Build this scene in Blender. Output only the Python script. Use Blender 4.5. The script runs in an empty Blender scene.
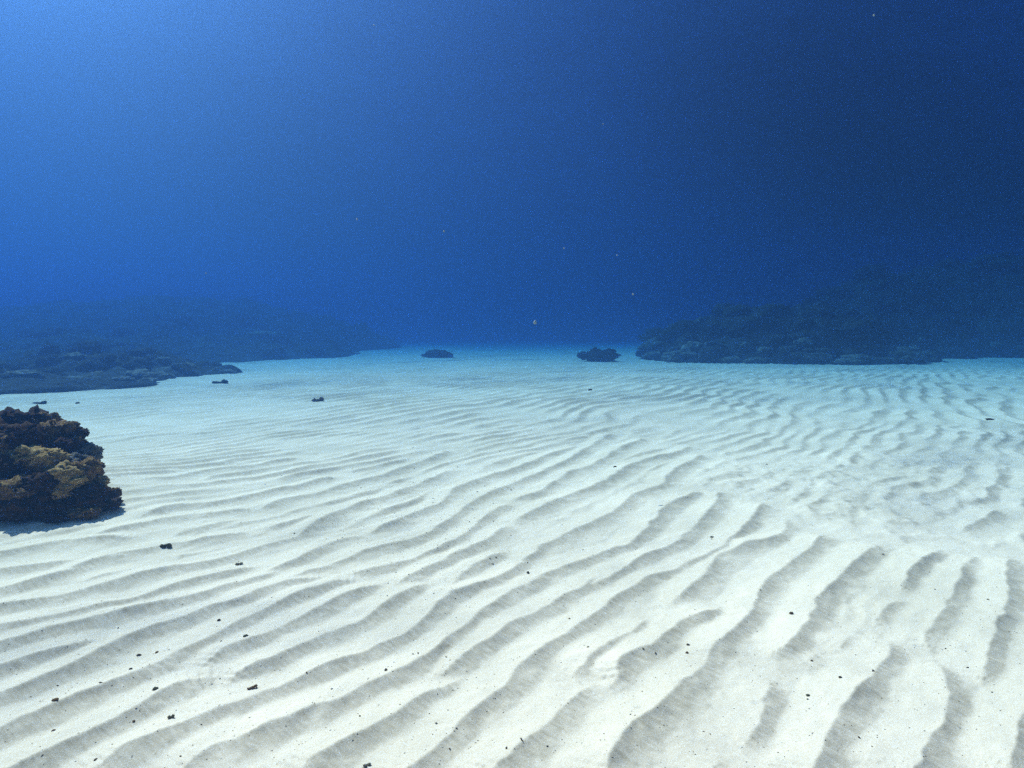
import bpy, bmesh, math, random
import numpy as np
from mathutils import Vector

random.seed(7)
rng = np.random.default_rng(7)
C = bpy.context.scene.collection
SC = bpy.context.scene

# ------------------------------------------------------------------ camera
CAM_H, F, HY = 1.2, 610.0, 335.0           # height above the sand, focal length in pixels, row of the true horizon
cam = bpy.data.cameras.new('camera')
cam.sensor_width = 36.0
cam.lens = 36.0 * F / 1024.0
cam.clip_start, cam.clip_end = 0.05, 2000
co = bpy.data.objects.new('camera', cam); C.objects.link(co)
co.location = (0, 0, CAM_H)
PITCH = math.atan((384 - HY) / F)
co.rotation_euler = (math.pi / 2 - PITCH, 0, 0)
SC.camera = co

# ------------------------------------------------------------------ sky, sun, exposure
SUN_AZ, SUN_EL = -45.0, 47.0               # degrees clockwise from +Y, degrees above the horizon
world = bpy.data.worlds.new('World'); SC.world = world; world.use_nodes = True
nt = world.node_tree
sky = nt.nodes.new('ShaderNodeTexSky'); sky.sky_type = 'NISHITA'; sky.sun_disc = False
sky.sun_elevation = math.radians(SUN_EL); sky.sun_rotation = math.radians(SUN_AZ)
nt.links.new(sky.outputs[0], nt.nodes['Background'].inputs[0])
nt.nodes['Background'].inputs[1].default_value = 0.05
sl = bpy.data.lights.new('sun', 'SUN'); sl.energy = 5.0; sl.angle = math.radians(0.5); sl.color = (1.0, 0.59, 0.475)
so = bpy.data.objects.new('sun', sl); C.objects.link(so)
az, el = math.radians(SUN_AZ), math.radians(SUN_EL)
SUND = Vector((math.sin(az) * math.cos(el), math.cos(az) * math.cos(el), math.sin(el)))
so.rotation_euler = SUND.to_track_quat('Z', 'Y').to_euler(); so.location = SUND * 60
vs = SC.view_settings
vs.view_transform = 'Standard'; vs.look = 'None'; vs.gamma = 1.0; vs.exposure = 1.93
SC.cycles.use_denoising = False
SC.cycles.volume_bounces = 1
SC.cycles.max_bounces = 6
SC.cycles.caustics_reflective = False
SC.cycles.caustics_refractive = False

SURF_Z = 9.0                                # the water surface above the sand

# ------------------------------------------------------------------ the water's haze: one closed box of even density
hm = bpy.data.materials.new('haze'); hm.use_nodes = True
n = hm.node_tree; n.nodes.clear()
ho = n.nodes.new('ShaderNodeOutputMaterial'); addv = n.nodes.new('ShaderNodeAddShader')
def water_part(D, scat, absorb, g):
    """scattered and absorbed per metre (red, green, blue), as a Principled Volume of even density"""
    pv = n.nodes.new('ShaderNodeVolumePrincipled')
    c = [min(1, x / D) for x in scat]
    pv.inputs['Color'].default_value = (*c, 1)
    pv.inputs['Absorption Color'].default_value = (*[max(0.0, 1 - a / (D * (1 - k))) ** 2 for a, k in zip(absorb, c)], 1)
    pv.inputs['Density'].default_value = D; pv.inputs['Anisotropy'].default_value = g
    return pv
pv1 = water_part(0.16, (0.0004, 0.0058, 0.0172), (0.091, 0.0412, 0.0150), 0.78)   # the blue water itself
pv2 = water_part(0.02, (0.0034, 0.0034, 0.0040), (0.0, 0.0, 0.0), 0.88)           # fine pale silt in it
n.links.new(pv1.outputs[0], addv.inputs[0]); n.links.new(pv2.outputs[0], addv.inputs[1])
n.links.new(addv.outputs[0], ho.inputs['Volume'])

# ------------------------------------------------------------------ noise
def _hash(ix, iy, iz, seed):
    h = (ix.astype(np.uint32) * np.uint32(374761393)) ^ (iy.astype(np.uint32) * np.uint32(668265263)) ^ (iz.astype(np.uint32) * np.uint32(2147483647)) ^ np.uint32((seed * 2654435761) & 0xffffffff)
    h = (h ^ (h >> np.uint32(13))) * np.uint32(1274126177)
    h = (h ^ (h >> np.uint32(15))) * np.uint32(2246822519)
    h = h ^ (h >> np.uint32(16))
    return h.astype(np.float64) / 4294967295.0

def noise(x, y, z=None, seed=0):
    """value noise, -1..1"""
    x = np.asarray(x, float); y = np.asarray(y, float)
    z = np.zeros_like(x) if z is None else np.asarray(z, float)
    ix, iy, iz = np.floor(x).astype(np.int64), np.floor(y).astype(np.int64), np.floor(z).astype(np.int64)
    fx, fy, fz = x - ix, y - iy, z - iz
    u, v, w = (f * f * f * (f * (f * 6 - 15) + 10) for f in (fx, fy, fz))
    r = 0
    for a in (0, 1):
        for b in (0, 1):
            for c in (0, 1):
                r = r + _hash(ix + a, iy + b, iz + c, seed) * (u if a else 1 - u) * (v if b else 1 - v) * (w if c else 1 - w)
    return r * 2 - 1

def fbm(x, y, z=None, seed=0, octv=4, gain=0.5):
    s, a = 0, 1.0
    for o in range(octv):
        s = s + a * noise(x * 2 ** o + 17.3 * o, y * 2 ** o - 9.1 * o, None if z is None else z * 2 ** o + 3.7 * o, seed + o)
        a *= gain
    return s

def cells(x, y, z, seed=0, jit=0.9):
    """distance to the nearest of a jittered set of points: rounded coral lumps"""
    ix, iy, iz = np.floor(x), np.floor(y), np.floor(z)
    best = np.full(np.shape(x), 9.0)
    for a in (-1, 0, 1):
        for b in (-1, 0, 1):
            for c in (-1, 0, 1):
                cx, cy, cz = (ix + a).astype(np.int64), (iy + b).astype(np.int64), (iz + c).astype(np.int64)
                px = ix + a + 0.5 + jit * (_hash(cx, cy, cz, seed) - 0.5)
                py = iy + b + 0.5 + jit * (_hash(cx, cy, cz, seed + 11) - 0.5)
                pz = iz + c + 0.5 + jit * (_hash(cx, cy, cz, seed + 23) - 0.5)
                best = np.minimum(best, (px - x) ** 2 + (py - y) ** 2 + (pz - z) ** 2)
    return np.sqrt(best)

def smooth(a, b, x):
    t = np.clip((x - a) / (b - a), 0, 1); return t * t * (3 - 2 * t)

# ------------------------------------------------------------------ object helpers
def tag(o, label=None, cat=None, group=None, kind=None):
    if label: o['label'] = label
    if cat: o['category'] = cat
    if group: o['group'] = group
    if kind: o['kind'] = kind
    return o

def mesh_obj(name, verts, faces, mat, parent=None, shade=True):
    me = bpy.data.meshes.new(name)
    verts = np.asarray(verts, np.float32); faces = np.asarray(faces, np.int32)
    me.vertices.add(len(verts)); me.vertices.foreach_set('co', verts.ravel())
    k = faces.shape[1]
    me.loops.add(faces.size); me.loops.foreach_set('vertex_index', faces.ravel())
    me.polygons.add(len(faces)); me.polygons.foreach_set('loop_start', np.arange(0, faces.size, k, dtype=np.int32))
    try: me.polygons.foreach_set('loop_total', np.full(len(faces), k, np.int32))
    except Exception: pass
    me.update(calc_edges=True); me.validate()
    if shade: me.polygons.foreach_set('use_smooth', np.ones(len(me.polygons), bool))
    me.materials.append(mat)
    o = bpy.data.objects.new(name, me); C.objects.link(o)
    if parent: o.parent = parent
    return o

def empty(name, loc, label, cat, group=None):
    o = bpy.data.objects.new(name, None); C.objects.link(o); o.location = loc
    return tag(o, label, cat, group)

def at(px, py):
    """the point of the sand a picture position looks at"""
    t, ct, st = (384.0 - py) / F, math.cos(PITCH), math.sin(PITCH)
    k = CAM_H / (st - t * ct)
    return (px - 512.0) / F * k, (ct + t * st) * k

# ------------------------------------------------------------------ materials
def new_mat(name):
    m = bpy.data.materials.new(name); m.use_nodes = True
    nt = m.node_tree; b = nt.nodes['Principled BSDF']
    b.inputs['Specular IOR Level'].default_value = 0.15
    return m, nt, b

def node(nt, t, **kw):
    x = nt.nodes.new(t)
    for k, v in kw.items(): setattr(x, k, v)
    return x

def ramp(nt, stops):
    r = nt.nodes.new('ShaderNodeValToRGB'); e = r.color_ramp.elements
    while len(e) > 1: e.remove(e[-1])
    e[0].position, e[0].color = stops[0][0], (*stops[0][1], 1)
    for p, c in stops[1:]:
        q = e.new(p); q.color = (*c, 1)
    return r

def rock_mat(name, dark, mid, pale, scale=6.0, lo=0.52, hi=0.68, bump=0.6):
    m, nt, b = new_mat(name); L = nt.links.new
    tc = node(nt, 'ShaderNodeTexCoord')
    n1 = node(nt, 'ShaderNodeTexNoise'); n1.inputs['Scale'].default_value = scale; n1.inputs['Detail'].default_value = 8; n1.inputs['Roughness'].default_value = 0.7
    L(tc.outputs['Object'], n1.inputs['Vector'])
    r = ramp(nt, [(0.34, dark), (lo, mid), (hi, pale)]); L(n1.outputs['Fac'], r.inputs[0])
    L(r.outputs[0], b.inputs['Base Color']); b.inputs['Roughness'].default_value = 0.95
    n2 = node(nt, 'ShaderNodeTexNoise'); n2.inputs['Scale'].default_value = scale * 5; n2.inputs['Detail'].default_value = 6
    L(tc.outputs['Object'], n2.inputs['Vector'])
    bp = node(nt, 'ShaderNodeBump'); bp.inputs['Strength'].default_value = bump; bp.inputs['Distance'].default_value = 0.25 / scale
    L(n2.outputs['Fac'], bp.inputs['Height']); L(bp.outputs[0], b.inputs['Normal'])
    return m

M_OUT = rock_mat('outcrop_rock', (0.022, 0.009, 0.005), (0.07, 0.032, 0.014), (0.20, 0.11, 0.045), 7.0, 0.55, 0.75)
M_KNOB = rock_mat('coral_brown', (0.04, 0.015, 0.006), (0.20, 0.10, 0.033), (0.60, 0.42, 0.15), 9.0, 0.50, 0.66)
M_KNOBP = rock_mat('coral_tan', (0.09, 0.05, 0.018), (0.46, 0.27, 0.085), (0.76, 0.53, 0.23), 9.0, 0.46, 0.64)
M_GREY = rock_mat('coral_grey', (0.06, 0.055, 0.05), (0.16, 0.15, 0.13), (0.34, 0.31, 0.26), 12.0)
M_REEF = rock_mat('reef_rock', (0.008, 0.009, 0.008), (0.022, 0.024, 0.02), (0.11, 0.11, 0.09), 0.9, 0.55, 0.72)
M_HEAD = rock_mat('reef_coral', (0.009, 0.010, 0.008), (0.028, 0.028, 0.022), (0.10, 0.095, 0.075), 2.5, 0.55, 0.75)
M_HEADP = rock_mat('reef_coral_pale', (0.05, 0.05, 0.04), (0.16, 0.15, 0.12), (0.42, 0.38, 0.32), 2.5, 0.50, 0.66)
M_CRUMB = rock_mat('dark_debris', (0.02, 0.013, 0.008), (0.09, 0.06, 0.035), (0.26, 0.17, 0.07), 60.0)
M_SHELL = rock_mat('pale_debris', (0.10, 0.09, 0.06), (0.22, 0.19, 0.12), (0.40, 0.35, 0.22), 60.0)

def sand_mat():
    m, nt, b = new_mat('rippled_sand'); L = nt.links.new
    geo = node(nt, 'ShaderNodeTexCoord')
    b.inputs['Roughness'].default_value = 0.95
    # grains
    n1 = node(nt, 'ShaderNodeTexNoise'); n1.inputs['Scale'].default_value = 190; n1.inputs['Detail'].default_value = 3; n1.inputs['Roughness'].default_value = 0.8
    L(geo.outputs['Object'], n1.inputs['Vector'])
    r1 = ramp(nt, [(0.30, (0.75, 0.59, 0.41)), (0.5, (0.86, 0.70, 0.51)), (0.7, (0.90, 0.78, 0.61))]); L(n1.outputs['Fac'], r1.inputs[0])
    # broad patches of slightly duller sand
    n2 = node(nt, 'ShaderNodeTexNoise'); n2.inputs['Scale'].default_value = 1.3; n2.inputs['Detail'].default_value = 5
    L(geo.outputs['Object'], n2.inputs['Vector'])
    r2 = ramp(nt, [(0.35, (0.86, 0.87, 0.86)), (0.62, (1, 1, 1))]); L(n2.outputs['Fac'], r2.inputs[0])
    mx = node(nt, 'ShaderNodeMix', data_type='RGBA', blend_type='MULTIPLY'); mx.inputs[0].default_value = 1
    L(r1.outputs[0], mx.inputs[6]); L(r2.outputs[0], mx.inputs[7])
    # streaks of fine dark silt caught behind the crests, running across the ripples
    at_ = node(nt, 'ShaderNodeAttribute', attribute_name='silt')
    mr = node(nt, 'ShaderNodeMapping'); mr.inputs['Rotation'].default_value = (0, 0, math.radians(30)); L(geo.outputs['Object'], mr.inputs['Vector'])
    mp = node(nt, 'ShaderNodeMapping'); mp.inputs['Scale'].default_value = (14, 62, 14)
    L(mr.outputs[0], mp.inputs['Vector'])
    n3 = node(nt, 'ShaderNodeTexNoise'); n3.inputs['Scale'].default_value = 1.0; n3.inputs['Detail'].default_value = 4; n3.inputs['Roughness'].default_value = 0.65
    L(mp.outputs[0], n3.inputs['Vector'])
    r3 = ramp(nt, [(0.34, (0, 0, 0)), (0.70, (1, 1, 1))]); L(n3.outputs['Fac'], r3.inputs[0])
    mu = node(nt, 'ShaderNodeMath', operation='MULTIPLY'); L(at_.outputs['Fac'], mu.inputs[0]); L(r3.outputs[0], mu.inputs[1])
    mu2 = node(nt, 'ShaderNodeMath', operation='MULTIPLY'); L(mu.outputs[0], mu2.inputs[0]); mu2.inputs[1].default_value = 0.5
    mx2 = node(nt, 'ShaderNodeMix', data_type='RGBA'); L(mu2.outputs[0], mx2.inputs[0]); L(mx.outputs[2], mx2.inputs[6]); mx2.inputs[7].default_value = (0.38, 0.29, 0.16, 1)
    n4 = node(nt, 'ShaderNodeTexNoise'); n4.inputs['Scale'].default_value = 120; n4.inputs['Detail'].default_value = 2; L(geo.outputs['Object'], n4.inputs['Vector'])
    n5 = node(nt, 'ShaderNodeTexNoise'); n5.inputs['Scale'].default_value = 5; n5.inputs['Detail'].default_value = 3; L(geo.outputs['Object'], n5.inputs['Vector'])
    r4 = ramp(nt, [(0.66, (0, 0, 0)), (0.74, (1, 1, 1))]); L(n4.outputs['Fac'], r4.inputs[0])
    r5 = ramp(nt, [(0.42, (0, 0, 0)), (0.62, (1, 1, 1))]); L(n5.outputs['Fac'], r5.inputs[0])
    m5 = node(nt, 'ShaderNodeMath', operation='MULTIPLY'); L(r4.outputs[0], m5.inputs[0]); L(r5.outputs[0], m5.inputs[1])
    m6 = node(nt, 'ShaderNodeMath', operation='MULTIPLY'); L(m5.outputs[0], m6.inputs[0]); m6.inputs[1].default_value = 0.6
    mx3 = node(nt, 'ShaderNodeMix', data_type='RGBA'); L(m6.outputs[0], mx3.inputs[0]); L(mx2.outputs[2], mx3.inputs[6]); mx3.inputs[7].default_value = (0.26, 0.22, 0.15, 1)
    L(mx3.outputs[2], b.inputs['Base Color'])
    bp = node(nt, 'ShaderNodeBump'); bp.inputs['Strength'].default_value = 0.35; bp.inputs['Distance'].default_value = 0.004
    L(n1.outputs['Fac'], bp.inputs['Height'])
    bp2 = node(nt, 'ShaderNodeBump'); bp2.inputs['Strength'].default_value = 0.22; bp2.inputs['Distance'].default_value = 0.008
    L(n3.outputs['Fac'], bp2.inputs['Height']); L(bp.outputs[0], bp2.inputs['Normal'])
    L(bp2.outputs[0], b.inputs['Normal'])
    return m
M_SAND = sand_mat()

# ------------------------------------------------------------------ the sand: crests of the ripples, each a line on the ground
CRESTS = [
 [(0,592),(60,576),(100,563),(140,554)], [(0,572),(45,566),(85,560)], [(48,579),(100,562),(160,547),(200,542),(255,533)],
 [(0,610),(35,602),(82,593),(130,579),(175,570),(215,562),(256,550),(293,540)], [(75,585),(105,576),(140,566)],
 [(0,630),(48,621),(105,607),(140,600),(175,587),(225,576),(262,566)],
 [(0,647),(50,632),(100,621),(150,608),(200,596),(256,580),(290,568)], [(0,671),(42,657),(82,647),(110,637)],
 [(0,698),(32,687),(65,672),(105,651),(150,632),(185,621),(225,607),(256,595),(288,584),(330,578)],
 [(0,738),(32,721),(75,701),(105,690),(140,677),(160,666),(180,653),(215,637),(256,616),(293,600),(331,586),(363,582)],
 [(0,781),(25,768),(60,751),(100,733),(135,715),(162,698),(185,687),(225,676)],
 [(190,675),(220,657),(255,643),(288,627),(323,610),(356,595),(386,583)],
 [(60,790),(110,763),(140,748),(170,733),(190,723),(215,713),(256,698),(293,685),(326,672),(356,661),(391,645),(413,633),(428,620),(441,606),(456,595),(486,585),(506,576),(530,560)],
 [(222,690),(240,676),(256,671),(273,666),(306,648),(338,633),(368,620),(391,603),(411,592),(431,582)],
 [(140,795),(188,768),(220,751),(256,736),(293,720),(338,703),(381,685),(406,673),(431,657),(456,638),(470,627),(481,616),(496,603),(512,595),(537,582),(552,574)],
 [(270,792),(311,767),(338,752),(366,736),(396,720),(418,702),(441,690),(463,677)],
 [(430,682),(452,670),(468,656),(488,643),(512,626),(545,612),(570,596),(595,582),(612,572)],
 [(380,800),(416,767),(446,743),(463,726),(481,708),(501,693),(512,679),(527,666),(540,653),(567,638),(587,623),(602,612),(614,600),(637,587),(667,576)],
 [(565,678),(587,663),(607,648),(630,636),(650,618)],
 [(465,800),(500,768),(512,761),(532,741),(552,723),(570,706),(582,688),(597,683)],
 [(602,687),(615,683),(622,666),(647,651),(667,638),(682,625),(705,616),(720,607)],
 [(595,800),(610,767),(620,751),(642,726),(657,713),(677,693),(697,676),(712,656),(725,641),(742,626),(755,606),(767,583),(783,572),(805,555),(818,542),(822,535)],
 [(660,605),(672,604),(690,590),(704,580),(716,570)],
 [(705,800),(716,768),(722,752)], [(728,748),(742,744),(756,735),(764,716),(768,688),(776,680)],
 [(762,663),(788,648),(805,626),(818,603),(843,576),(868,554),(885,547)],
 [(793,668),(820,653)], [(828,652),(840,646),(850,634)],
 [(805,800),(818,767),(828,736),(840,718),(855,696),(875,676),(885,663),(887,646),(880,638)],
 [(873,631),(878,618),(893,605),(904,601)], [(898,594),(913,570),(933,555),(943,550)],
 [(928,653),(928,638),(938,618),(950,601),(963,572),(975,557)],
 [(905,800),(918,767),(918,756),(933,738),(943,721),(947,691),(940,668),(930,657)],
 [(979,686),(983,668),(995,641),(998,623),(1005,618),(1008,591),(1003,576),(1010,560)],
 [(1000,790),(1012,750),(1030,715),(1044,690),(1048,650),(1062,620)],
 [(512,567),(532,557),(545,547),(567,535),(595,522),(617,510),(637,495),(662,486),(667,477),(687,465),(702,455)],
 [(517,592),(542,577),(575,565),(612,552),(630,547),(652,525),(667,507),(687,499),(702,492)],
 [(580,592),(612,579),(637,562),(672,547),(692,530),(712,510),(719,492)],
 [(625,591),(662,577),(687,567),(712,555),(730,541),(752,520),(762,502)],
 [(687,591),(705,577),(720,557),(747,547),(768,542),(783,535),(788,520)],
 [(960,532),(980,522),(998,510)],
 [(512,525),(535,512),(562,500),(595,487),(617,475),(642,462),(672,455),(692,447)],
 [(511,502),(542,492),(567,475),(595,465),(620,450),(645,440)],
 [(366,535),(386,527),(416,515),(441,505),(453,492),(481,480),(511,472),(545,458),(580,447)],
 [(338,562),(376,550),(416,540),(446,525),(463,510),(488,495),(511,486),(545,472),(570,460),(595,445),(612,435)],
 [(343,575),(371,572),(406,564),(441,550),(468,535),(488,517),(511,504)],
 [(391,590),(406,580),(436,566),(468,552),(493,537),(512,525)],
 [(448,590),(463,575),(481,565),(512,551)],
 [(256,577),(296,562),(328,547),(363,536)], [(256,587),(286,582),(313,572),(351,560),(381,545)],
 [(256,545),(293,540),(321,522),(356,507),(396,495),(426,482),(456,470)],
 [(256,531),(288,525),(323,514)], [(256,512),(288,501),(321,494),(351,485),(386,476),(416,465),(451,452)],
 [(140,486),(175,482),(212,472),(255,467),(300,458)], [(135,520),(175,510),(215,505),(256,497),(300,487),(340,477)],
 [(82,540),(130,530),(175,520),(256,510)], [(0,555),(45,547),(92,542),(140,540)],
]

def resample(pts, step):
    pts = list(pts)
    if pts[0][0] <= 2:                                               # crests that run out of sight go on past the edge
        (x0, y0), (x1, y1) = pts[0], pts[1]; k = (y1 - y0) / (x1 - x0)
        pts = [(x0 - 130, y0 - 130 * k * 0.8), (x0 - 60, y0 - 60 * k * 0.9)] + pts
    p = np.array([at(*q) for q in pts], float)
    if len(p) > 2:                                                   # a smooth curve through the points
        q = np.vstack([2 * p[0] - p[1], p, 2 * p[-1] - p[-2]]); out = []
        for i in range(1, len(q) - 2):
            t = np.linspace(0, 1, 9)[:-1, None]
            a, b, c, d = q[i - 1], q[i], q[i + 1], q[i + 2]
            out.append(0.5 * (2 * b + (c - a) * t + (2 * a - 5 * b + 4 * c - d) * t ** 2 + (3 * b - a - 3 * c + d) * t ** 3))
        p = np.vstack(out + [p[-1:]])
    s = np.concatenate([[0], np.cumsum(np.hypot(*np.diff(p, axis=0).T))])
    k = max(3, int(s[-1] / step) + 1); u = np.linspace(0, s[-1], k)
    return np.stack([np.interp(u, s, p[:, 0]), np.interp(u, s, p[:, 1])], 1), u

def profile(s, h, Ls, Ll):
    """a crest: long gentle slope on its far side (s > 0), short steep slip face on its near side"""
    up = np.clip(1 - s / Ls, 0, 1) ** 1.15
    dn = np.clip(1 + s / Ll, 0, 1) ** 2.5
    return h * np.where(s > 0, up, dn)

def ripples(X, Y):
    shp = X.shape; x = X.ravel(); y = Y.ravel()
    wob = 0.010 * fbm(x * 9, y * 9, seed=3, octv=3)                  # crests waver a little
    wx, wy = x + wob, y + 0.010 * fbm(x * 9 + 50, y * 9, seed=5, octv=3)
    hand = np.zeros_like(x); near = np.zeros_like(x)
    for k, c in enumerate(CRESTS):
        p, u = resample(c, 0.03)
        sp = 0.165; R = 0.26
        m = np.nonzero((x > p[:, 0].min() - R) & (x < p[:, 0].max() + R) & (y > p[:, 1].min() - R) & (y < p[:, 1].max() + R))[0]
        if not len(m): continue
        for ch in np.array_split(m, max(1, len(m) * len(p) // 4_000_000)):
            d2 = (wx[ch, None] - p[None, :, 0]) ** 2 + (wy[ch, None] - p[None, :, 1]) ** 2
            j = np.argmin(d2, 1)
            jj = np.clip(j, 1, len(p) - 2)
            t = p[jj + 1] - p[jj - 1]; L = np.hypot(t[:, 0], t[:, 1]) + 1e-9
            rx, ry = wx[ch] - p[j, 0], wy[ch] - p[j, 1]
            al = (rx * t[:, 0] + ry * t[:, 1]) / L                    # along
            s = (-t[:, 1] * rx + t[:, 0] * ry) / L                    # across, positive away from the eye
            over = np.maximum(0, np.where(j == 0, -al, np.where(j == len(p) - 1, al, 0)))
            ends = np.minimum(u[j] + np.where(j == 0, al, 0), u[-1] - u[j] - np.where(j == len(p) - 1, al, 0))
            tap = smooth(-0.05, 0.16, ends) 
            h = 0.031 * (0.9 + 0.3 * noise(u[j] * 5.0, u[j] * 0 + k * 3.1, seed=8)) * tap * min(1.0, 0.45 + 0.8 * u[-1])
            v = profile(s, h, sp, 0.155)
            dlt = np.abs(hand[ch] - v)                                # a rounded trough where two slopes meet
            hand[ch] = np.maximum(hand[ch], v) + np.maximum(0.006 - dlt, 0) ** 2 / 0.024 * np.clip(v / 0.004, 0, 1)
            near[ch] = np.maximum(near[ch], np.clip(1 - np.sqrt(d2.min(1)) / 0.26, 0, 1))
    hand -= 0.004 * smooth(0, 0.2, near)
    # beyond the traced crests the same ripples go on, broken and wavering
    def field(ang, lam, seed, warp):
        a = math.radians(ang); nx, ny = -math.sin(a), math.cos(a)
        ph = (nx * x + ny * y) / lam + warp * fbm(x * 0.9 / (lam * 4), y * 0.9 / (lam * 4), seed=seed, octv=3)
        f = ph - np.floor(ph)                                        # 0 at the crest, growing away from the eye
        amp = 0.62 + 0.5 * fbm(x / (lam * 3.2), y / (lam * 3.2), seed=seed + 9, octv=2)
        return lam * 0.14 * np.clip(amp, 0.1, 1.2) * np.maximum(np.clip(1 - f / 0.72, 0, 1) ** 1.15, np.clip((f - 0.25) / 0.75, 0, 1) ** 2.5)
    f1 = field(50, 0.205, 21, 0.55)
    f2 = field(57, 0.36, 41, 0.5)
    far = smooth(6.0, 9.0, y + 0.8 * noise(x * .4, y * .4, seed=77))
    proc = f1 * (1 - far) + f2 * far
    # a patch to the right of the middle where two sets of ripples cross into small lumps
    px, py = x - 2.6, y - 4.9
    patch = smooth(1.0, 0.35, np.hypot(px / 2.6, py / 1.9) + 0.25 * noise(x * 1.6, y * 1.6, seed=90))
    lump = 0.016 * np.clip(fbm(x * 7.5, y * 6.0, seed=91, octv=3) * 0.9 + 0.25, 0, 1.2)
    proc = proc * (1 - 0.25 * patch) + lump * patch * 0.8
    w = smooth(0.0, 0.45, near)
    fine = field(46, 0.095, 55, 0.5) * smooth(-0.1, 0.6, noise(x * 1.1, y * 1.1, seed=56)) * smooth(9, 5, y)
    z = hand * w + proc * (1 - w) + 0.20 * fine
    z = z + patch * w * lump * 0.35
    # the far left lies smoother
    z = z * (1 - 0.55 * smooth(-1.0, -5.0, x + 0.25 * (y - 4)) * smooth(4.0, 7.0, y))
    z = z * (1 - 0.7 * smooth(14, 40, y))
    z = z + 0.0012 * fbm(x * 22, y * 22, seed=13, octv=3) + 0.004 * fbm(x * 4, y * 4, seed=14, octv=3)
    return z.reshape(shp)

def ground(x, y):
    """the broad lie of the sand"""
    return 0.05 * fbm(np.asarray(x) * 0.12, np.asarray(y) * 0.12, seed=30, octv=3) * smooth(3, 12, np.asarray(y, float)) \
        + 0.11 * np.exp(-((np.asarray(x) + 3.75) / 1.05) ** 2 - ((np.asarray(y) - 4.45) / 0.85) ** 2)

def grid_faces(r, c):
    i = np.arange(r - 1)[:, None] * c + np.arange(c - 1)[None, :]
    return np.stack([i, i + 1, i + c + 1, i + c], -1).reshape(-1, 4)

rows = [-12.0, -6, -3, -1.5, -0.6, 0.0, 0.4, 0.8, 1.1]
yv = 1.2
while yv < 150:
    rows.append(yv); yv += 0.0034 * yv * (1 if yv < 9 else 1 + (yv - 9) * 0.08)
rows = np.array(rows)
t = np.concatenate([np.linspace(-2.6, -1.02, 60)[:-1], np.linspace(-1.02, 1.02, 640), np.linspace(1.02, 2.6, 60)[1:]])
Yg = np.repeat(rows[:, None], len(t), 1)
Xg = t[None, :] * np.maximum(1.6, np.abs(Yg) + 0.2)
Zr = ripples(Xg, Yg)
Zg = Zr + ground(Xg, Yg)
sand = mesh_obj('sand', np.stack([Xg, Yg, Zg], -1).reshape(-1, 3), grid_faces(len(rows), len(t)), M_SAND)
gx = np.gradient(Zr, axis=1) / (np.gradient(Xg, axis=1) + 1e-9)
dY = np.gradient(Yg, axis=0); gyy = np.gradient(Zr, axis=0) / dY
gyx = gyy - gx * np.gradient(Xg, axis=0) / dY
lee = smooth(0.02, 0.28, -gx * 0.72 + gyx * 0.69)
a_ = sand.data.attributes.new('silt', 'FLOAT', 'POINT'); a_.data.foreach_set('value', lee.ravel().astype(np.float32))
tag(sand, kind='structure', label='pale rippled sand floor running out into the blue')
NR = len(rows)

def zsand(x, y):
    x = np.atleast_1d(np.asarray(x, float)); y = np.atleast_1d(np.asarray(y, float))
    return ripples(x, y) + ground(x, y)

# ------------------------------------------------------------------ the water surface overhead
def water_surface():
    m = bpy.data.materials.new('water_surface'); m.use_nodes = True
    nt = m.node_tree; nt.nodes.clear(); L = nt.links.new
    out = nt.nodes.new('ShaderNodeOutputMaterial'); mix = nt.nodes.new('ShaderNodeMixShader')
    fr = nt.nodes.new('ShaderNodeFresnel'); fr.inputs['IOR'].default_value = 1.33
    tr = nt.nodes.new('ShaderNodeBsdfTransparent'); gl = nt.nodes.new('ShaderNodeBsdfGlossy'); gl.inputs['Roughness'].default_value = 0.45; gl.inputs['Color'].default_value = (0.05, 0.11, 0.34, 1)
    tc = nt.nodes.new('ShaderNodeTexCoord'); nz = nt.nodes.new('ShaderNodeTexNoise'); nz.inputs['Scale'].default_value = 1.6; nz.inputs['Detail'].default_value = 7; nz.inputs['Roughness'].default_value = 0.65
    bp = nt.nodes.new('ShaderNodeBump'); bp.inputs['Strength'].default_value = 0.3; bp.inputs['Distance'].default_value = 0.08
    L(tc.outputs['Object'], nz.inputs['Vector']); L(nz.outputs['Fac'], bp.inputs['Height']); L(bp.outputs[0], fr.inputs['Normal']); L(bp.outputs[0], gl.inputs['Normal'])
    L(fr.outputs[0], mix.inputs[0]); L(tr.outputs[0], mix.inputs[1]); L(gl.outputs[0], mix.inputs[2]); L(mix.outputs[0], out.inputs['Surface'])
    xs = np.concatenate([np.linspace(-160, -32, 40)[:-1], np.linspace(-32, 32, 220), np.linspace(32, 160, 40)[1:]])
    ys = np.concatenate([np.linspace(-30, 4, 50)[:-1], np.linspace(4, 60, 220), np.linspace(60, 190, 60)[1:]])
    X, Y = np.meshgrid(xs, ys)
    Z = SURF_Z + 0.10 * fbm(X * 0.22, Y * 0.22, seed=60, octv=2) + 0.02 * fbm(X * 0.9 + Y * .3, Y * 0.8, seed=63, octv=3)
    o = mesh_obj('water_surface', np.stack([X, Y, Z], -1).reshape(-1, 3), grid_faces(len(ys), len(xs)), m)
    return tag(o, kind='structure', label='rippling underside of the water surface overhead')
water_surface()

# ------------------------------------------------------------------ rocks and corals
_ico = {}
def ico(sub):
    if sub not in _ico:
        bm = bmesh.new(); bmesh.ops.create_icosphere(bm, subdivisions=sub, radius=1.0)
        _ico[sub] = (np.array([v.co[:] for v in bm.verts]), np.array([[v.index for v in f.verts] for f in bm.faces])); bm.free()
    return _ico[sub]

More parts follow.
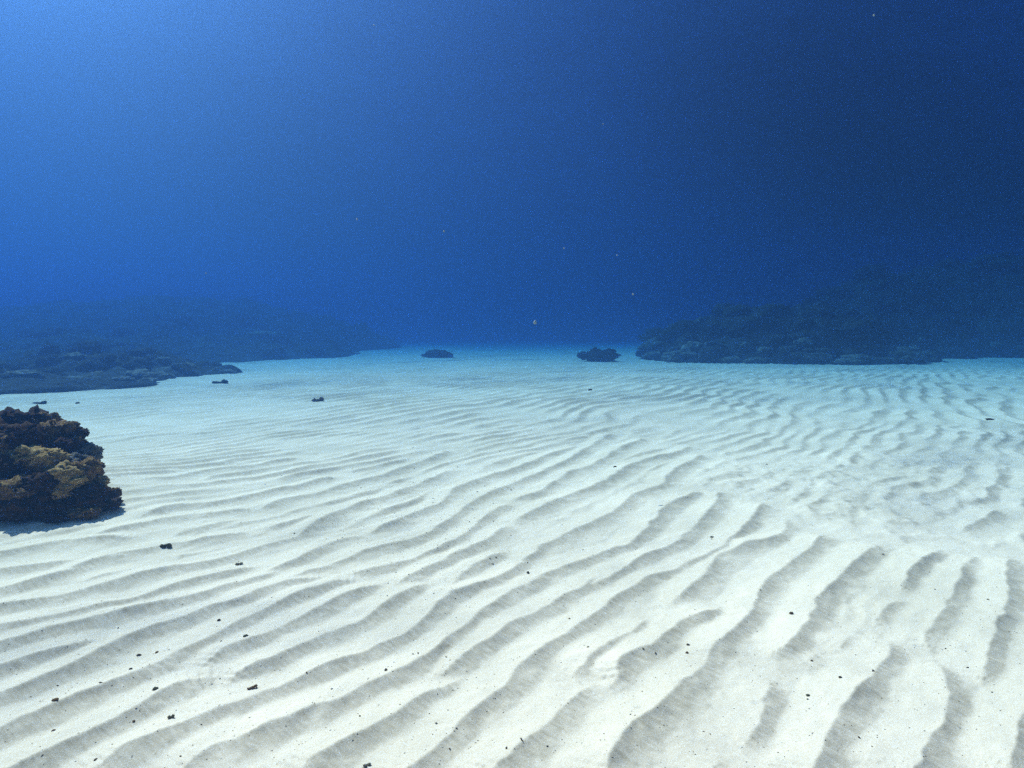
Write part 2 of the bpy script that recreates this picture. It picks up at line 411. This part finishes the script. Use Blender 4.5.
def lump_verts(sub, seed, amp=0.35, freq=1.6, knob=0.0, kfreq=3.0, fine=0.08):
    v, f = ico(sub); o = seed * 7.31
    r = 1 + amp * fbm(v[:, 0] * freq + o, v[:, 1] * freq, v[:, 2] * freq, seed=seed, octv=3) + fine * fbm(v[:, 0] * 6 + o, v[:, 1] * 6, v[:, 2] * 6, seed=seed + 5, octv=3)
    if knob: r = r + knob * (0.55 - np.clip(cells(v[:, 0] * kfreq + o, v[:, 1] * kfreq, v[:, 2] * kfreq, seed=seed), 0, 0.9))
    return v * r[:, None], f

def lump(name, loc, size, seed, mat, parent=None, sub=3, rot=0.0, **kw):
    v, f = lump_verts(sub, seed, **kw)
    o = mesh_obj(name, v, f, mat, parent)
    o.location = loc; o.scale = size; o.rotation_euler = (0, 0, rot)
    return o

# the big coral outcrop at the edge of the sand
OC = Vector((-3.62, 4.55, 0.0))
outcrop = empty('coral_outcrop', OC, 'large dark brown coral outcrop with lumpy tan and grey corals on pale sand', 'coral outcrop')
v, f = ico(6)
d = v.copy(); q = d * 1.0
r = 1 + 0.16 * fbm(q[:, 0] * 1.8 + 3, q[:, 1] * 1.8, q[:, 2] * 1.8, seed=101, octv=3) + 0.22 * (0.5 - np.clip(cells(q[:, 0] * 3.2, q[:, 1] * 3.2, q[:, 2] * 3.2, seed=102), 0, 0.9)) \
    + 0.10 * (0.5 - np.clip(cells(q[:, 0] * 8, q[:, 1] * 8, q[:, 2] * 8, seed=103), 0, 0.9)) + 0.04 * fbm(q[:, 0] * 14, q[:, 1] * 14, q[:, 2] * 14, seed=104, octv=2)
bv = d * r[:, None] * np.array([0.48, 0.50, 0.39]) + np.array([-0.18, 0.05, 0.06])
mesh_obj('rock_body', bv, f, M_OUT, outcrop)

def pix(px, py, depth):
    """a point at a given distance along the view, from its place in the picture"""
    t, ct, st = (384.0 - py) / F, math.cos(PITCH), math.sin(PITCH)
    k = depth / (ct + t * st)
    return Vector(((px - 512) / F * k, depth, CAM_H + (t * ct - st) * k))

KN = [  # picture place, distance, half width in pixels, height ratio, material, name
 (10,425,4.45,16,.8,M_OUT,'coral_lump'), (32,424,4.5,17,.75,M_OUT,'coral_lump'), (46,424,4.5,11,.9,M_KNOB,'coral_lump'), (52,436,4.3,15,1,M_KNOB,'coral_lump'),
 (28,457,4.02,17,.7,M_KNOBP,'coral_lump'), (8,466,3.95,15,.8,M_OUT,'coral_lump'), (50,460,4.0,12,.9,M_KNOBP,'coral_lump'), (86,456,4.25,11,1.0,M_GREY,'coral_lump'),
 (74,464,4.1,12,.7,M_GREY,'coral_lump'), (66,473,3.95,14,.65,M_KNOBP,'coral_lump'), (84,470,4.05,13,.8,M_KNOB,'coral_lump'), (95,470,4.15,7,1,M_KNOB,'coral_lump'),
 (75,484,3.95,12,.8,M_KNOBP,'coral_lump'), (94,485,4.1,11,.9,M_KNOBP,'coral_lump'), (64,493,3.88,8,1.1,M_KNOBP,'coral_lump'), (88,498,3.95,15,.8,M_OUT,'coral_lump'),
 (102,494,4.1,8,.8,M_KNOB,'coral_lump'), (48,504,3.85,16,.8,M_OUT,'coral_lump'), (18,508,3.78,20,.75,M_OUT,'coral_lump'), (42,484,3.85,14,.8,M_OUT,'coral_lump'),
 (18,490,3.8,15,.8,M_KNOB,'coral_lump'), (70,508,3.88,14,.7,M_OUT,'coral_lump'), (-15,440,4.1,24,.9,M_OUT,'coral_lump'), (-20,490,3.85,24,.9,M_OUT,'coral_lump'),
 (72,428,4.3,6,1.1,M_KNOB,'coral_branch'), (83,433,4.3,5,.8,M_OUT,'coral_branch'), (77,441,4.25,6,.8,M_KNOB,'coral_branch'), (112,503,4.0,8,.6,M_OUT,'coral_lump'), (84,512,3.85,12,.5,M_KNOB,'coral_lump'), (58,517,3.78,12,.5,M_OUT,'coral_lump'), (116,492,4.15,5,.8,M_KNOB,'coral_lump'),
 (22,438,4.1,16,.8,M_OUT,'coral_lump'), (3,446,4.0,10,.8,M_KNOB,'coral_lump'), (66,448,4.2,10,.9,M_OUT,'coral_lump'),
]
for i, (px, py, dp, hw, ra, m, nm) in enumerate(KN):
    p = pix(px, py, dp) - OC; s = hw * dp / F
    lump(nm, p, (s, s * 1.15, s * ra), 200 + i, m, outcrop, sub=4, rot=i * 1.3, amp=0.30, freq=1.9, knob=0.5, kfreq=3.4, fine=0.20)
# branching finger coral standing on the shoulder, and the spur at the foot
def finger(pts, rad, seed, mat, parent, name):
    bm = bmesh.new(); verts = []
    pts = [Vector(p) for p in pts]; K = 10; rings = []
    for i, p in enumerate(pts):
        d = (pts[min(i + 1, len(pts) - 1)] - pts[max(i - 1, 0)]).normalized(); q = d.to_track_quat('Z', 'Y')
        ring = []
        for k in range(K):
            a = 2 * math.pi * k / K; rr = rad[i] * (1 + 0.25 * random.uniform(-1, 1))
            ring.append(bm.verts.new(p + q @ Vector((math.cos(a) * rr, math.sin(a) * rr, 0))))
        rings.append(ring)
    for a, b in zip(rings, rings[1:]):
        for k in range(K): bm.faces.new((a[k], a[(k + 1) % K], b[(k + 1) % K], b[k]))
    bm.faces.new(rings[-1]); bm.faces.new(list(reversed(rings[0])))
    bmesh.ops.subdivide_edges(bm, edges=bm.edges[:], cuts=1, use_grid_fill=True, smooth=0.6)
    me = bpy.data.meshes.new(name); bm.to_mesh(me); bm.free(); me.materials.append(mat)
    me.polygons.foreach_set('use_smooth', np.ones(len(me.polygons), bool))
    o = bpy.data.objects.new(name, me); C.objects.link(o); o.parent = parent
    return o
for pl, rd in (([(66,452,4.25),(68,441,4.28),(71,431,4.3),(72,427,4.3)], [.05,.035,.032,.012]),
               ([(69,446,4.26),(75,440,4.28),(80,434,4.3),(84,432,4.3)], [.03,.025,.022,.008]),
               ([(70,448,4.26),(76,444,4.25),(80,440,4.25)], [.035,.03,.012])):
    finger([pix(*p) - OC for p in pl], rd, 1, M_KNOB, outcrop, 'coral_branch')
finger([pix(96,501,4.05) - OC, pix(106,498,4.1) - OC, pix(116,494,4.15) - OC, pix(122,493,4.17) - OC], [.09, .06, .038, .018], 2, M_OUT, outcrop, 'coral_spur')

# ------------------------------------------------------------------ distant reefs: a rocky mound with coral heads growing on it
HEADS = []
for k in range(6):
    vv, ff = lump_verts(3, 300 + k, amp=0.35, freq=1.5, knob=0.5, kfreq=2.6, fine=0.12)
    me = mesh_obj('coral_head', vv, ff, M_HEAD); HEADS.append(me.data); bpy.data.objects.remove(me)
HEADSP = []
for k in range(3):
    vv, ff = lump_verts(3, 330 + k, amp=0.4, freq=1.7, knob=0.5, kfreq=2.6, fine=0.15)
    me = mesh_obj('coral_head', vv, ff, M_HEADP); HEADSP.append(me.data); bpy.data.objects.remove(me)

def reef(name, label, height, bounds, step, nheads, seed, pale_low=0.35, sizes=(0.25, 0.8), rubble=0):
    x0, x1, y0, y1 = bounds
    X, Y = np.meshgrid(np.arange(x0, x1, step), np.arange(y0, y1, step))
    H = height(X, Y)
    root = empty(name, ((x0 + x1) / 2, (y0 + y1) / 2, 0), label, 'reef')
    ox, oy = root.location[0], root.location[1]
    on = smooth(0.0, 0.5, H)
    B = on * (0.45 * (0.5 - np.clip(cells(X * 0.8, Y * 0.8, H * 0.8, seed=seed), 0, 0.9)) * 1.6 + 0.22 * (0.5 - np.clip(cells(X * 2.2, Y * 2.2, H * 2.2, seed=seed + 1), 0, 0.9)) + 0.12 * fbm(X * 3, Y * 3, seed=seed + 2, octv=3))
    Z = np.where(H > -0.5, H + B, -0.8)
    Z = np.maximum(Z, -0.8)
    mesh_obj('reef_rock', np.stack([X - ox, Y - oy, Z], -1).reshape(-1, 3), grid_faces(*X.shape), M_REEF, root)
    r2 = np.random.default_rng(seed); c = 0; tries = 0
    while c < nheads and tries < 20000:
        tries += 1
        i, j = r2.integers(0, X.shape[0]), r2.integers(0, X.shape[1])
        if not (0.02 < H[i, j]): continue
        low = H[i, j] < 0.7
        if not low and r2.random() < 0.45: continue
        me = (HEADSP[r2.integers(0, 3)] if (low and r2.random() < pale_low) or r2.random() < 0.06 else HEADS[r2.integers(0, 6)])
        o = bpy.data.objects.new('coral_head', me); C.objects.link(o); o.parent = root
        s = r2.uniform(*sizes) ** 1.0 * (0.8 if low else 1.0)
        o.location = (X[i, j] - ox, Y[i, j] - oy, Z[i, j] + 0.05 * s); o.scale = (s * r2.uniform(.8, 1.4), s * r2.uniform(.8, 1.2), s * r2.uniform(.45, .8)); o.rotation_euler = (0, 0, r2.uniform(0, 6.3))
        c += 1
    c = 0
    while c < rubble and tries < 60000:                              # small pale pieces lying along the foot
        tries += 1
        i, j = r2.integers(0, X.shape[0]), r2.integers(0, X.shape[1])
        if not (-0.02 < H[i, j] < 0.75) or Y[i, j] > oy: continue
        o = bpy.data.objects.new('coral_rubble', HEADSP[r2.integers(0, 3)]); C.objects.link(o); o.parent = root
        s = r2.uniform(.10, .34)
        o.location = (X[i, j] - ox, Y[i, j] - oy, max(Z[i, j], 0) + 0.03); o.scale = (s * r2.uniform(1, 2.2), s * r2.uniform(.8, 1.3), s * r2.uniform(.4, .8)); o.rotation_euler = (0, 0, r2.uniform(-.5, .5))
        c += 1
    return root

def mound(X, Y, cx, cy, rx, ry, h, p=1.0, rot=0):
    c, s = math.cos(rot), math.sin(rot)
    u = ((X - cx) * c + (Y - cy) * s) / rx; v = (-(X - cx) * s + (Y - cy) * c) / ry
    return h * (np.clip(1 - (u * u + v * v), -0.4, 1)) ** 1 if p == 1 else h * np.sign(1 - (u * u + v * v)) * np.abs(np.clip(1 - (u * u + v * v), -0.4, 1)) ** p

def keep(b): return np.where(b < 0, b * 4 - 0.05, b)
def h_right(X, Y):
    e = 0.12 * fbm(X * 0.5, Y * 0.5, seed=400, octv=3)
    a = mound(X, Y, 14.0, 33.6, 7.0, 8.6, 2.5, 1)
    b = mound(X, Y, 9.6, 30.6, 2.6, 4.2, 0.9)
    c = mound(X, Y, 15.8, 30.0, 4.5, 4.0, 1.1)
    return keep(np.maximum(np.maximum(a, b), c)) + e * 2.2
def h_right_far(X, Y):
    e = 0.15 * fbm(X * 0.35, Y * 0.35, seed=410, octv=3)
    a = mound(X, Y, 35.0, 45.0, 18.5, 13.5, 6.4, 0.9)
    b = mound(X, Y, 22.0, 40.0, 7.5, 8.5, 2.6)
    return keep(np.maximum(a, b)) + e * 3.0
def h_left(X, Y):
    e = 0.15 * fbm(X * 0.6, Y * 0.6, seed=420, octv=3)
    a = mound(X, Y, -11.6, 14.3, 3.4, 2.6, 0.32, 0.8)
    b = mound(X, Y, -12.8, 18.5, 4.2, 4.2, 0.40, 0.8)
    return keep(np.maximum(a, b)) + e * 1.0
def h_left_far(X, Y):
    e = 0.15 * fbm(X * 0.35, Y * 0.35, seed=430, octv=3)
    a = mound(X, Y, -29.0, 54.0, 19.0, 20.0, 4.2, 0.9)
    b = mound(X, Y, -20.5, 36.0, 11.0, 15.0, 1.2)
    return keep(np.maximum(a, b)) + e * 1.6
reef('coral_reef', 'low reef of dark coral with pale rubble along its foot beside the boulder', h_right, (4.5, 22, 22, 42), 0.14, 110, 500, rubble=90)
reef('coral_reef', 'tall shadowy reef slope rising behind the low reef into dark blue', h_right_far, (12, 56, 29, 60), 0.28, 110, 510, sizes=(.4, 1.1), rubble=30)
reef('coral_reef', 'dark blue reef of humped rocks behind the brown coral outcrop', h_left, (-17, -6, 10.5, 24), 0.10, 80, 520, pale_low=0.15, sizes=(.15, .5), rubble=20)
reef('coral_reef', 'faint long reef slope dissolving into blue haze behind the humped dark rocks', h_left_far, (-50, -5, 18, 76), 0.30, 100, 530, pale_low=0.1, sizes=(.3, .9))

# ------------------------------------------------------------------ boulders out on the sand
def boulder(name, label, cat, px, py, wpx, hpx, mat, seed, pieces):
    x, y = at(px, py); k = y / F
    root = empty(name, (x, y, float(zsand(x, y)[0])), label, cat)
    for i, (dx, dz, w, h, mt) in enumerate(pieces):
        lump('coral_lump', (dx * wpx * k, 0.02 * i, dz * hpx * k), (w * wpx * k, w * wpx * k * 0.8, h * hpx * k), seed + i, mt or mat, root, sub=4, amp=0.3, freq=1.8, knob=0.45, kfreq=3.0, fine=0.12)
    return root
boulder('coral_boulder', 'dark coral boulder alone on the sand just before the low reef', 'boulder', 598, 361, 40, 14, M_HEAD, 600,
        [(0, .32, .30, .42, None), (-.36, .42, .14, .26, None), (-.08, .66, .13, .32, None), (.24, .45, .23, .36, None), (.10, .2, .34, .28, None)])
boulder('coral_boulder', 'faint low coral boulder far out where the sand fades into blue', 'boulder', 438, 357.5, 30, 9, M_HEAD, 620,
        [(0, .3, .40, .45, None), (-.25, .35, .18, .4, None), (.25, .2, .25, .3, None)])

# ------------------------------------------------------------------ small stones, coral bits and shells on the sand
def bit(name, label, cat, px, py, wpx, hpx, seed, mat=None, pieces=None, group=None):
    x, y = at(px, py + hpx * 0.5); k = y / F
    wpx, hpx = wpx * (0.75 if wpx > 7 else 0.6), hpx * (0.62 if wpx > 7 else 0.5)
    root = empty(name, (x, y, float(zsand(x, y)[0])), label, cat, group)
    for i, (dx, dz, w, h) in enumerate(pieces or [(0, .25, .5, .55)]):
        lump('stone', (dx * wpx * k, 0.004 * i, dz * hpx * k), (w * wpx * k, max(w * wpx, 2) * k * 0.8, max(h * hpx, 0.9) * k), seed + i, mat or BITM[(seed // 4) % 4], root, sub=3, amp=0.35, freq=1.8, knob=0.3, fine=0.12)
    return root
BITM = [M_CRUMB, rock_mat('rust_debris', (0.03, 0.015, 0.006), (0.16, 0.085, 0.03), (0.36, 0.22, 0.08), 60.0), M_CRUMB, rock_mat('olive_debris', (0.02, 0.02, 0.01), (0.09, 0.085, 0.045), (0.24, 0.21, 0.12), 60.0)]
P2 = [(-.25, .4, .28, .5), (.27, .45, .25, .55)]
P3 = [(-.3, .25, .26, .35), (.05, .2, .25, .3), (.34, .5, .2, .5)]
bit('coral_fragment', 'dark brown coral fragment with two humps lying right of the big outcrop', 'coral fragment', 166, 545, 14, 6, 700, None, P2)
bit('coral_fragment', 'pale yellowish coral fragment on the ripples past the two humped brown one', 'coral fragment', 239, 564, 9, 4, 704, M_SHELL, P2)
bit('seaweed_scrap', 'longest dark scrap lying along a ripple crest in the nearest sand', 'scrap', 252, 690, 12, 5, 708, None, [(-.3, .2, .25, .3), (.02, .35, .25, .35), (.32, .6, .2, .4)])
bit('stone', 'round black stone on the white sand of the near right ripples', 'stone', 791, 614, 6, 5, 712)
bit('stone', 'tiny square black stone alone on a pale crest in the middle of the sand', 'stone', 528, 572, 4, 5, 716)
bit('shell_fragment', 'grey and brown shell fragment on the bright sand left of the longest scrap', 'shell fragment', 171, 720, 8, 5, 720, M_SHELL, P2)
bit('stone', 'oval brown stone lower of two by the pale shell fragment', 'stone', 56, 706, 8, 4, 724)
bit('stone', 'small dark stone in a ripple trough near the pale coral fragment', 'stone', 219, 621, 5, 4, 728)
bit('seaweed_scrap', 'thin dark scrap pointing along the ripples above the longest scrap', 'scrap', 246, 641, 8, 3, 732)
bit('seaweed_scrap', 'dark slanting scrap on the shaded side of a near left ripple', 'scrap', 139, 653, 7, 4, 736)
bit('stone', 'small brown stone beside the dark slanting scrap', 'stone', 157, 653, 5, 3, 740)
bit('stone', 'small brown stone on the pale slope under the dark slanting scrap', 'stone', 131, 673, 5, 4, 744)
bit('seaweed_scrap', 'short dark scrap in the trough between the shell fragment and the small brown stones', 'scrap', 156, 694, 8, 4, 748)
bit('coral_fragment', 'two dark coral stubs side by side standing on far smooth sand', 'coral fragment', 318, 399, 14, 8, 752, None, P3)
bit('stone', 'single dark stone on far sand in front of the coral boulder', 'stone', 590, 389, 6, 5, 756)
bit('rock', 'low dark rock on the sand edge before the faint long reef', 'rock', 220, 382, 18, 6, 760, M_HEAD, P3)
bit('rock', 'small black rock on the sand just above the coral outcrop', 'rock', 78, 403, 7, 4, 764)
bit('rock', 'smaller black rock at the foot of the humped reef', 'rock', 70, 377, 6, 4, 768)
bit('rock', 'flat grey rock just behind the top of the big outcrop', 'rock', 40, 403, 16, 4, 772, M_HEAD, P3)
bit('stone', 'flat dark stone alone on the smooth sand at the far right', 'stone', 990, 418, 10, 2.5, 776)
bit('stone', 'flat dark stone on a shaded ripple right of the middle', 'stone', 712, 537, 6, 2.5, 780)
bit('stone', 'upper of two dark stones close together on the near ripples', 'stone', 688, 645, 5, 3, 784)
bit('stone', 'lower of two dark stones close together on the near ripples', 'stone', 687, 653, 5, 3, 788)
bit('stone', 'brown stone on the bright crest under the round black stone', 'stone', 840, 680, 5, 3.5, 792)
bit('stone', 'brown stone between near right crests with a fleck above it', 'stone', 808, 695, 6, 3.5, 796)
bit('seaweed_scrap', 'small black scrap on a pale slope amid fine dark crumbs', 'scrap', 386, 675, 5, 4, 800)
bit('stone', 'flat dark stone on far blue ripples below the single stone', 'stone', 615, 467, 6, 2.5, 804)
bit('shell_fragment', 'pale grey shell fragment lying nearest to the eye', 'shell fragment', 367, 765, 10, 4, 808, M_SHELL, P2)

CR = []
for k in range(5):
    vv, ff = lump_verts(1, 900 + k, amp=0.5, freq=1.6, fine=0.2)
    o = mesh_obj('crumb', vv, ff, [M_CRUMB, BITM[1], M_CRUMB, BITM[3], M_SHELL][k]); CR.append(o.data); bpy.data.objects.remove(o)
def scatter_pix(nn, seed):
    r2 = np.random.default_rng(seed); out = []
    while len(out) < nn:
        if r2.random() < 0.45: px, py = r2.normal(430, 70), r2.normal(505, 45)
        else: px, py = r2.uniform(0, 1024), 430 + 345 * r2.random() ** 0.8
        if not (0 < px < 1040 and 415 < py < 790) or (px < 140 and py < 540): continue
        out.append((px, py))
    return out
pp = scatter_pix(120, 950)
pxy = np.array([at(*p) for p in pp]); pz = zsand(pxy[:, 0], pxy[:, 1])
for k, ((x, y), z) in enumerate(zip(pxy, pz)):
    o = bpy.data.objects.new('crumb', CR[k % 5]); C.objects.link(o)
    s = random.uniform(0.002, 0.0042) * (0.75 + y * 0.12)
    o.location = (x, y, z + s * 0.3); o.scale = (s * random.uniform(.8, 1.8), s, s * .6); o.rotation_euler = (0, 0, random.uniform(0, 6.3))
    tag(o, 'tiny dark crumb of debris on the rippled sand', 'crumb', 'tiny dark crumbs scattered over the sand')
# finer flecks nobody could count
pp = scatter_pix(2600, 951)
pxy = np.array([at(*p) for p in pp]); pxy += rng.normal(0, 0.05, pxy.shape); pz = zsand(pxy[:, 0], pxy[:, 1])
tv = np.array([[1, 0, 0], [-.5, .8, 0], [-.5, -.8, 0], [0, 0, .8]]); tf = np.array([[0, 1, 3], [1, 2, 3], [2, 0, 3], [0, 2, 1]])
V, Fc = [], []
for k, ((x, y), z) in enumerate(zip(pxy, pz)):
    s = random.uniform(0.0012, 0.0028) * (0.8 + y * 0.1); a = random.uniform(0, 6.3); c_, s_ = math.cos(a), math.sin(a)
    w = tv * np.array([s * random.uniform(1, 2.2), s, s]); w = np.stack([w[:, 0] * c_ - w[:, 1] * s_ + x, w[:, 0] * s_ + w[:, 1] * c_ + y, w[:, 2] + z], 1)
    V.append(w); Fc.append(tf + 4 * k)
o = mesh_obj('debris', np.vstack(V), np.vstack(Fc), M_CRUMB, shade=False)
tag(o, 'fine dark flecks of debris strewn over the ripples', kind='stuff')

# ------------------------------------------------------------------ specks drifting in the water
mp_, ntp, bp_ = new_mat('plankton'); bp_.inputs['Base Color'].default_value = (0.35, 0.4, 0.4, 1)
SP = [(357, 219, 3.0, 1.6), (444, 231, 3.0, 1.6), (633, 294, 3.2, 1.6), (564, 248, 3.5, 1.4), (535, 322, 5.0, 3.2), (874, 15, 2.5, 1.8), (617, 255, 4.0, 1.2), (206, 273, 4.0, 1.2), (603, 124, 4, 1.1), (374, 25, 4, 1.3)]
vv, ff = lump_verts(2, 990, amp=0.4)
pm = None
for k, (px, py, dp, r_) in enumerate(SP):
    if pm is None:
        o = mesh_obj('plankton', vv, ff, mp_); pm = o.data
    else:
        o = bpy.data.objects.new('plankton', pm); C.objects.link(o)
    o.location = pix(px, py, dp); s = r_ * dp / F * 0.5; o.scale = (s, s, s * 1.2)
    tag(o, 'tiny pale speck of plankton drifting in the blue water', 'plankton', 'pale specks drifting in the open water')

# ------------------------------------------------------------------ haze
hx, hy0, hy1, hz0, hz1 = 170, -40, 200, -3.0, SURF_Z + 1.2
vb = [(sx * hx, hy, hz) for hz in (hz0, hz1) for sx, hy in ((-1, hy0), (1, hy0), (1, hy1), (-1, hy1))]
fb = [(0, 3, 2, 1), (4, 5, 6, 7), (0, 1, 5, 4), (1, 2, 6, 5), (2, 3, 7, 6), (3, 0, 4, 7)]
hz = mesh_obj('haze', vb, fb, hm, shade=False)
tag(hz, 'blue water haze filling the whole scene', kind='stuff')
